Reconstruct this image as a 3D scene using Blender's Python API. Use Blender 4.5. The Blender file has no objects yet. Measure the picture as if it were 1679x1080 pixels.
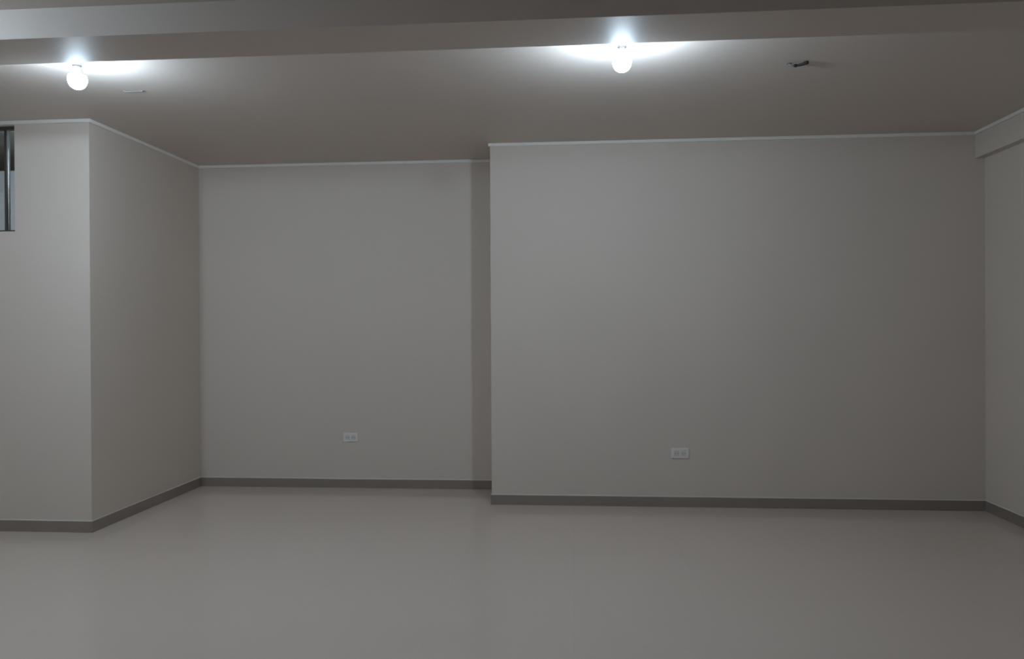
import bpy, bmesh, math
from mathutils import Vector, Matrix, Euler

# ---------------------------------------------------------------- scene, camera, light
S = bpy.context.scene
C = S.collection
PI = math.pi
S.view_settings.view_transform = 'Standard'
S.view_settings.look = 'None'
S.view_settings.gamma = 1
S.view_settings.use_curve_mapping = False
S.view_settings.exposure = 0.0

F_PX, YAW, PITCH, ROLL, CAM_Z = 1247.96, 0.0797, -0.0036, 0.0053, 1.2558
cam_data = bpy.data.cameras.new('camera')
cam_data.sensor_fit = 'HORIZONTAL'
cam_data.sensor_width = 36
cam_data.lens = 36 * F_PX / 1679
cam_data.clip_start = 0.05
cam = bpy.data.objects.new('camera', cam_data)
C.objects.link(cam)
cam.location = (0, 0, CAM_Z)
cam.rotation_mode = 'XYZ'
cam.matrix_world = (Matrix.Translation((0, 0, CAM_Z)) @ Matrix.Rotation(YAW, 4, 'Z')
                    @ Matrix.Rotation(PI / 2 + PITCH, 4, 'X') @ Matrix.Rotation(-ROLL, 4, 'Z'))
S.camera = cam

W = bpy.data.worlds.new('night')
S.world = W
W.use_nodes = True
W.node_tree.nodes['Background'].inputs[0].default_value = (0.5, 0.6, 0.8, 1)
W.node_tree.nodes['Background'].inputs[1].default_value = 0.012

BULB_COL = (0.65, 0.83, 1.0)
BULB_W = 400.0
LEFT_FILL_W = 640.0
REAR_FILL_W = 90.0
SHAFT_FILL_W = 320.0

# ---------------------------------------------------------------- dimensions
H = 2.55
SK = 0.068                      # skirting height
XL, XC, XR = -2.966, -0.577, 2.765
DP, DB, DR = 4.473, 5.851, 5.355
X0, Y0 = -5.0, -4.2             # far left wall, wall behind the camera
T = 0.15
BEAM_Z, BEAM_Y0, BEAM_Y1 = 2.43, 2.915, 3.195

# ---------------------------------------------------------------- helpers
def link(name, me, m, parent=None, kind=None):
    o = bpy.data.objects.new(name, me)
    C.objects.link(o)
    if m: me.materials.append(m)
    if parent: o.parent = parent
    if kind: o['kind'] = kind
    return o

def obj(name, bm, m, parent=None, kind=None, smooth=False):
    me = bpy.data.meshes.new(name)
    bmesh.ops.recalc_face_normals(bm, faces=bm.faces)
    bm.to_mesh(me); bm.free()
    if smooth:
        for p in me.polygons: p.use_smooth = True
    return link(name, me, m, parent, kind)

def box(bm, x0, x1, y0, y1, z0, z1, bev=0, seg=2):
    r = bmesh.ops.create_cube(bm, size=1, matrix=Matrix.Translation(((x0+x1)/2, (y0+y1)/2, (z0+z1)/2))
                              @ Matrix.Diagonal((x1-x0, y1-y0, z1-z0, 1)))
    if bev:
        es = {e for v in r['verts'] for e in v.link_edges}
        bmesh.ops.bevel(bm, geom=list(es), offset=bev, segments=seg, affect='EDGES', profile=0.5)
    return bm

def bx(*a, **k):
    return box(bmesh.new(), *a, **k)

def lathe(prof, seg=40):
    """profile of (radius, z) turned about the z axis"""
    bm = bmesh.new()
    rings = []
    for r, z in prof:
        if r < 1e-6:
            rings.append([bm.verts.new((0, 0, z))])
        else:
            rings.append([bm.verts.new((r*math.cos(2*PI*k/seg), r*math.sin(2*PI*k/seg), z)) for k in range(seg)])
    for a, b in zip(rings, rings[1:]):
        for k in range(seg):
            k2 = (k+1) % seg
            if len(a) == 1 and len(b) > 1: bm.faces.new((a[0], b[k], b[k2]))
            elif len(b) == 1 and len(a) > 1: bm.faces.new((a[k], a[k2], b[0]))
            elif len(a) > 1: bm.faces.new((a[k], a[k2], b[k2], b[k]))
    return bm

def tube(pts, radii, seg=14):
    pts = [Vector(p) for p in pts]
    bm = bmesh.new(); rings = []
    for i, p in enumerate(pts):
        d = (pts[min(i+1, len(pts)-1)] - pts[max(i-1, 0)]).normalized()
        a = d.orthogonal().normalized() if i == 0 else (a - d*a.dot(d)).normalized()
        b = d.cross(a)
        r = radii[i] if isinstance(radii, (list, tuple)) else radii
        rings.append([bm.verts.new(p + r*(a*math.cos(2*PI*k/seg) + b*math.sin(2*PI*k/seg))) for k in range(seg)])
    for p, q in zip(rings, rings[1:]):
        for k in range(seg):
            bm.faces.new((p[k], p[(k+1) % seg], q[(k+1) % seg], q[k]))
    bm.faces.new(rings[0][::-1]); bm.faces.new(rings[-1])
    return bm

def thing(name, label, cat, loc=(0, 0, 0), group=None, rot=(0, 0, 0)):
    o = bpy.data.objects.new(name, None)
    C.objects.link(o)
    o.empty_display_size = 0.05
    o.location = loc; o.rotation_euler = rot
    o['label'] = label; o['category'] = cat
    if group: o['group'] = group
    return o

# ---------------------------------------------------------------- materials
def mat(name, col, rough=0.6, spec=0.5, metal=0, noise=None, bump=None, coat=0):
    m = bpy.data.materials.new(name); m.use_nodes = True
    nt = m.node_tree; b = nt.nodes['Principled BSDF']
    b.inputs['Base Color'].default_value = (*col, 1)
    b.inputs['Roughness'].default_value = rough
    b.inputs['Specular IOR Level'].default_value = spec
    b.inputs['Metallic'].default_value = metal
    b.inputs['Coat Weight'].default_value = coat
    tc = nt.nodes.new('ShaderNodeTexCoord')
    if noise:
        sc, amt = noise
        n = nt.nodes.new('ShaderNodeTexNoise'); n.inputs['Scale'].default_value = sc
        n.inputs['Detail'].default_value = 5
        nt.links.new(tc.outputs['Object'], n.inputs['Vector'])
        r = nt.nodes.new('ShaderNodeValToRGB')
        r.color_ramp.elements[0].position = 0.3; r.color_ramp.elements[1].position = 0.7
        r.color_ramp.elements[0].color = (*[c*(1-amt) for c in col], 1)
        r.color_ramp.elements[1].color = (*[min(1, c*(1+amt)) for c in col], 1)
        nt.links.new(n.outputs['Fac'], r.inputs['Fac'])
        nt.links.new(r.outputs['Color'], b.inputs['Base Color'])
    if bump:
        sc, st, di = bump
        n = nt.nodes.new('ShaderNodeTexNoise'); n.inputs['Scale'].default_value = sc
        n.inputs['Detail'].default_value = 4
        nt.links.new(tc.outputs['Object'], n.inputs['Vector'])
        bp = nt.nodes.new('ShaderNodeBump'); bp.inputs['Strength'].default_value = st
        bp.inputs['Distance'].default_value = di
        nt.links.new(n.outputs['Fac'], bp.inputs['Height'])
        nt.links.new(bp.outputs['Normal'], b.inputs['Normal'])
    return m

M_wall = mat('wall_paint', (0.66, 0.578, 0.505), 0.6, 0.3, noise=(1.3, 0.012), bump=(90, 0.08, 0.002))
M_ceil = mat('ceiling_paint', (0.65, 0.57, 0.51), 0.55, 0.5, noise=(1.1, 0.012), bump=(90, 0.08, 0.002))
M_trim = mat('cornice_white', (0.84, 0.79, 0.73), 0.6, 0.5)
M_skirt = mat('skirting_porcelain', (0.27, 0.222, 0.19), 0.2, 0.5, noise=(6, 0.03))
M_bead = mat('white_sealant', (0.78, 0.73, 0.67), 0.6, 0.4)
M_plate = mat('outlet_plastic', (0.79, 0.75, 0.70), 0.35, 0.5)
M_insert = mat('outlet_insert', (0.67, 0.63, 0.58), 0.4, 0.5)
M_dark = mat('dark_hole', (0.02, 0.02, 0.02), 0.7, 0.2)
M_alu = mat('window_aluminium', (0.07, 0.06, 0.052), 0.7, 0.2)
M_rubber = mat('black_tape', (0.018, 0.015, 0.014), 0.6, 0.3)
M_greycable = mat('grey_cable', (0.20, 0.19, 0.18), 0.6, 0.3)
M_whitecable = mat('white_cable', (0.30, 0.28, 0.26), 0.8, 0.4)
M_holder = mat('white_porcelain', (0.85, 0.85, 0.84), 0.25, 0.5)
M_shaftdark = mat('shaft_darkness', (0.09, 0.078, 0.066), 0.9, 0.1, noise=(3, 0.1))  # near-black colour stands in for the unlit space beyond the window
M_shaft = mat('shaft_plaster', (0.66, 0.64, 0.62), 0.8, 0.2, noise=(4, 0.04))

def floor_material():
    m = bpy.data.materials.new('polished_porcelain_tile'); m.use_nodes = True
    nt = m.node_tree; b = nt.nodes['Principled BSDF']
    tc = nt.nodes.new('ShaderNodeTexCoord')
    br = nt.nodes.new('ShaderNodeTexBrick')
    br.offset = 0; br.inputs['Scale'].default_value = 1
    br.inputs['Brick Width'].default_value = 0.6; br.inputs['Row Height'].default_value = 0.6
    br.inputs['Mortar Size'].default_value = 0.0012; br.inputs['Mortar Smooth'].default_value = 0.2
    br.inputs['Color1'].default_value = (0.61, 0.52, 0.45, 1)
    br.inputs['Color2'].default_value = (0.617, 0.527, 0.456, 1)
    br.inputs['Mortar'].default_value = (0.565, 0.49, 0.433, 1)
    nt.links.new(tc.outputs['Object'], br.inputs['Vector'])
    nt.links.new(br.outputs['Color'], b.inputs['Base Color'])
    n = nt.nodes.new('ShaderNodeTexNoise'); n.inputs['Scale'].default_value = 1.6
    nt.links.new(tc.outputs['Object'], n.inputs['Vector'])
    r = nt.nodes.new('ShaderNodeMapRange')
    r.inputs['To Min'].default_value = 0.10; r.inputs['To Max'].default_value = 0.14
    nt.links.new(n.outputs['Fac'], r.inputs['Value'])
    nt.links.new(r.outputs['Result'], b.inputs['Roughness'])
    b.inputs['Specular IOR Level'].default_value = 0.5
    return m
M_floor = floor_material()

def glass_material():
    m = bpy.data.materials.new('window_glass'); m.use_nodes = True
    nt = m.node_tree; nt.nodes.clear()
    o = nt.nodes.new('ShaderNodeOutputMaterial')
    t = nt.nodes.new('ShaderNodeBsdfTransparent'); t.inputs[0].default_value = (0.86, 0.88, 0.88, 1)
    g = nt.nodes.new('ShaderNodeBsdfGlossy'); g.inputs['Roughness'].default_value = 0.03
    f = nt.nodes.new('ShaderNodeFresnel'); f.inputs['IOR'].default_value = 1.5
    x = nt.nodes.new('ShaderNodeMixShader')
    nt.links.new(f.outputs[0], x.inputs[0]); nt.links.new(t.outputs[0], x.inputs[1])
    nt.links.new(g.outputs[0], x.inputs[2]); nt.links.new(x.outputs[0], o.inputs[0])
    return m
M_glass = glass_material()

def bulb_material(name, strength):
    m = bpy.data.materials.new(name); m.use_nodes = True
    b = m.node_tree.nodes['Principled BSDF']
    b.inputs['Base Color'].default_value = (0.9, 0.9, 0.9, 1)
    b.inputs['Roughness'].default_value = 0.4
    b.inputs['Emission Color'].default_value = (*BULB_COL, 1)
    b.inputs['Emission Strength'].default_value = strength
    return m

# ---------------------------------------------------------------- room shell
obj('floor', bx(X0-T, XR+T, Y0-T, DB+T, -0.12, 0), M_floor, kind='structure')
obj('ceiling', bx(X0-T, XR+T, Y0-T, DB+T, H, H+0.12), M_ceil, kind='structure')
obj('wall_right', bx(XR, XR+T, Y0-T, DB+T, 0, H), M_wall, kind='structure')
obj('wall_rear', bx(X0, XR, Y0-T, Y0, 0, H), M_wall, kind='structure')
obj('wall_left', bx(X0-T, X0, Y0-T, DP+T, 0, H), M_wall, kind='structure')
# protruding wall on the right half, recessed wall behind on the left half
obj('wall_front', bx(XC, XR, DR, DB+T, 0, H), M_wall, kind='structure')
obj('wall_recess', bx(XL, XC, DB, DB+T, 0, H), M_wall, kind='structure')
obj('wall_recess_side', bx(XL-T, XL, DP+T, DB+T, 0, H), M_wall, kind='structure')

# left wall face with the window opening
WX0, WX1, WZ0, WZ1 = -4.55, -3.453, 1.865, 2.525
bm = bmesh.new()
box(bm, X0, WX0, DP, DP+T, 0, H)
box(bm, WX1, XL, DP, DP+T, 0, H)
box(bm, WX0, WX1, DP, DP+T, 0, WZ0)
box(bm, WX0, WX1, DP, DP+T, WZ1, H)
obj('wall_pillar', bm, M_wall, kind='structure')

# beams
bm = bx(X0, XR, BEAM_Y0, BEAM_Y1, BEAM_Z, H)
obj('ceiling_beam', bm, M_ceil, kind='structure')
RB_X, RB_Z = 2.705, H - 0.178
obj('wall_beam', bx(RB_X, XR, BEAM_Y1, DR, RB_Z, H), M_wall, kind='structure')

# white painted cornice line under the ceiling
CT, CH = 0.012, 0.022
def cornice(n, *a):
    obj('trim_%d' % n, bx(*a, bev=0.003), M_trim, kind='structure')
cornice(1, X0, XL+CT, DP-CT, DP, H-CH, H)
cornice(2, XL, XL+CT, DP, DB, H-CH, H)
cornice(3, XL+CT, XC, DB-CT, DB, H-CH, H)
cornice(4, XC-CT, RB_X, DR-CT, DR, H-CH, H)
cornice(5, RB_X-CT, RB_X, BEAM_Y1, DR-CT, H-CH, H)

# skirting, each run with its pale sealant bead on top
ST = 0.007
def skirting(side, x0, x1, y0, y1, nx, ny):
    o = obj('baseboard_'+side, bx(x0, x1, y0, y1, 0, SK, bev=0.0015), M_skirt, kind='structure')
    k = 0.003
    obj('sealant_bead', bx(x0+(k if nx < 0 else 0), x1-(k if nx > 0 else 0),
                           y0+(k if ny < 0 else 0), y1-(k if ny > 0 else 0), SK, SK+0.007, bev=0.001), M_bead, o)
skirting('pillar', X0, XL+ST, DP-ST, DP, 0, -1)
skirting('recess_side', XL, XL+ST, DP, DB-ST, 1, 0)
skirting('recess', XL, XC, DB-ST, DB, 0, -1)
skirting('front_return', XC-ST, XC, DR, DB-ST, -1, 0)
skirting('front', XC-ST, XR-ST, DR-ST, DR, 0, -1)
skirting('right', XR-ST, XR, Y0, DR, -1, 0)
skirting('left', X0, X0+ST, Y0, DP-ST, 1, 0)
skirting('rear', X0+ST, XR-ST, Y0, Y0+ST, 0, 1)

# ---------------------------------------------------------------- window
bm = bmesh.new()
FY0, FY1 = DP+0.03, DP+0.07
FW = 0.018
box(bm, WX0, WX1, FY0, FY1, WZ0, WZ0+0.012)
box(bm, WX0, WX1, FY0, FY1, WZ1-0.02, WZ1)
box(bm, WX0, WX0+FW, FY0, FY1, WZ0+0.012, WZ1-0.02)
box(bm, WX1-0.004, WX1, FY0, FY1, WZ0+0.012, WZ1-0.02)
win = obj('window_1', bm, M_alu, kind='structure')
win_b = []
for k, mx in enumerate((-3.54, -4.05)):
    obj('mullion', bx(mx-0.008, mx+0.008, FY0+0.004, FY1-0.004, WZ0+0.012, WZ1-0.02, bev=0.002), M_alu, win)
    win_b.append(mx)
for a, b in ((WX1-0.004, win_b[0]+0.008), (win_b[0]-0.008, win_b[1]+0.008), (win_b[1]-0.008, WX0+FW)):
    obj('glass_pane', bx(b, a, DP+0.048, DP+0.052, WZ0+0.012, WZ1-0.02), M_glass, win)
# what lies beyond the glass: the pale parapet of a dark light shaft
obj('wall_parapet', bx(X0-T, XL-T, 5.30, 5.40, 0.0, 2.424), M_shaft, kind='structure')
obj('ceiling_dark_panel', bx(X0, XL-T, DP+T, 5.85, H-0.02, H), M_shaftdark, kind='structure')  # dark panel added over the ceiling so the upper pane stays dark
obj('wall_shaft', bx(X0-T, XL-T, 5.85, 6.0, 0.0, H), M_shaftdark, kind='structure')

# ---------------------------------------------------------------- lamps
def ceiling_lamp(x, y, label, strength, group='bare bulbs on the ceiling'):
    t = thing('ceiling_light', label, 'ceiling light', (x, y, H), group)
    obj('ceiling_plate', lathe([(0, 0), (0.050, 0), (0.052, -0.004), (0.048, -0.010), (0.030, -0.014), (0, -0.014)]),
        M_holder, t, smooth=True)
    obj('lamp_holder', lathe([(0, -0.014), (0.024, -0.014), (0.025, -0.020), (0.021, -0.045), (0.0225, -0.050), (0.018, -0.052), (0, -0.052)]),
        M_holder, t, smooth=True)
    obj('bulb_base', lathe([(0, -0.050), (0.015, -0.050), (0.017, -0.058), (0.027, -0.080), (0.036, -0.094), (0.0375, -0.0955), (0, -0.0955)]),
        M_holder, t, smooth=True)
    obj('bulb', lathe([(0.0375, -0.0955), (0.0405, -0.103), (0.042, -0.112), (0.0415, -0.122), (0.038, -0.135),
                       (0.031, -0.147), (0.021, -0.155), (0.010, -0.1595), (0, -0.161)]),
        bulb_material('lit_bulb', strength), t, smooth=True)
    return t
LY = 3.43
ceiling_lamp(-2.33, LY, 'lit white bulb behind the ceiling beam, near the left window', BULB_W*0.95)
ceiling_lamp(0.225, LY, 'lit white bulb behind the ceiling beam, above the protruding wall', BULB_W*1.25)
ceiling_lamp(-3.02, 2.15, 'added unseen fill bulb on the near side of the beam, beyond the left edge', LEFT_FILL_W)  # added out of view to brighten the left wall face and beam front
ceiling_lamp(0.225, -0.9, 'added unseen fill bulb on the ceiling behind the camera', REAR_FILL_W)  # unseen bulb added as weak fill for floor and beam front

ceiling_lamp(-3.36, 4.95, 'added unseen fill bulb in the corridor outside the small window', SHAFT_FILL_W).location.z = H - 0.02  # hidden bulb added to brighten the parapet seen through the glass

# ---------------------------------------------------------------- ceiling cable ends
t = thing('cable_stub', 'short black taped cable end hanging from the ceiling right of the bulb', 'cable', (1.072, 3.865, H))
obj('ceiling_hole', lathe([(0, 0), (0.012, 0), (0.013, -0.001), (0.009, -0.002), (0, -0.002)], 20), M_greycable, t, smooth=True)
obj('cable', tube([(0, 0, 0), (0.001, 0, -0.006), (0.006, -0.001, -0.011), (0.014, -0.002, -0.013), (0.030, -0.004, -0.014)], 0.0035),
    M_greycable, t, smooth=True)
obj('connector', tube([(0.022, -0.003, -0.013), (0.025, -0.003, -0.0135), (0.036, -0.005, -0.014), (0.039, -0.006, -0.014)],
                      [0.004, 0.0075, 0.0075, 0.004]), M_rubber, t, smooth=True)
obj('taped_end', tube([(0.037, -0.006, -0.014), (0.042, -0.008, -0.0135), (0.060, -0.016, -0.012), (0.072, -0.024, -0.0095), (0.081, -0.032, -0.009), (0.084, -0.034, -0.009)],
                      [0.004, 0.0065, 0.0072, 0.0085, 0.009, 0.005]), M_rubber, t, smooth=True)

t = thing('cable_stub', 'thin pale cable end lying flat on the ceiling right of the left bulb', 'cable', (-2.43, 3.965, H))
obj('cable', tube([(0, 0, 0), (0.004, 0, -0.004), (0.015, -0.001, -0.006), (0.05, -0.002, -0.006), (0.09, -0.004, -0.006), (0.098, -0.004, -0.006)], 0.0022),
    M_whitecable, t, smooth=True)
obj('cable_tip', tube([(0.096, -0.004, -0.006), (0.099, -0.004, -0.006), (0.110, -0.005, -0.006), (0.112, -0.005, -0.006)],
                      [0.0022, 0.0032, 0.0032, 0.0022]), M_whitecable, t, smooth=True)

# ---------------------------------------------------------------- power outlets
def outlet(x, y, z, w, h, label, group=None):
    t = thing('power_outlet', label, 'power outlet', (x, y, z))
    obj('cover_plate', bx(-w/2, w/2, -0.009, 0, -h/2, h/2, bev=0.004, seg=3), M_plate, t, smooth=False)
    iw, ih = w*0.29, h*0.52
    for cx in (-w*0.2, w*0.2):
        s = obj('socket', bx(cx-iw/2, cx+iw/2, -0.0115, -0.008, -ih/2, ih/2, bev=0.001), M_insert, t)
        for dx in (-0.0085, 0.0085):
            bm = lathe([(0, 0), (0.0026, 0), (0.0026, 0.0009), (0, 0.0009)], 14)
            bmesh.ops.rotate(bm, verts=bm.verts, cent=(0, 0, 0), matrix=Matrix.Rotation(PI/2, 3, 'X'))
            bmesh.ops.translate(bm, verts=bm.verts, vec=(cx+dx, -0.0113, 0))
            obj('pin_hole', bm, M_dark, s)
    return t
outlet(-1.74, DB, 0.397, 0.118, 0.070, 'white double wall outlet low on the recessed wall')
outlet(0.737, DR, 0.373, 0.120, 0.072, 'white double wall outlet low on the protruding wall')
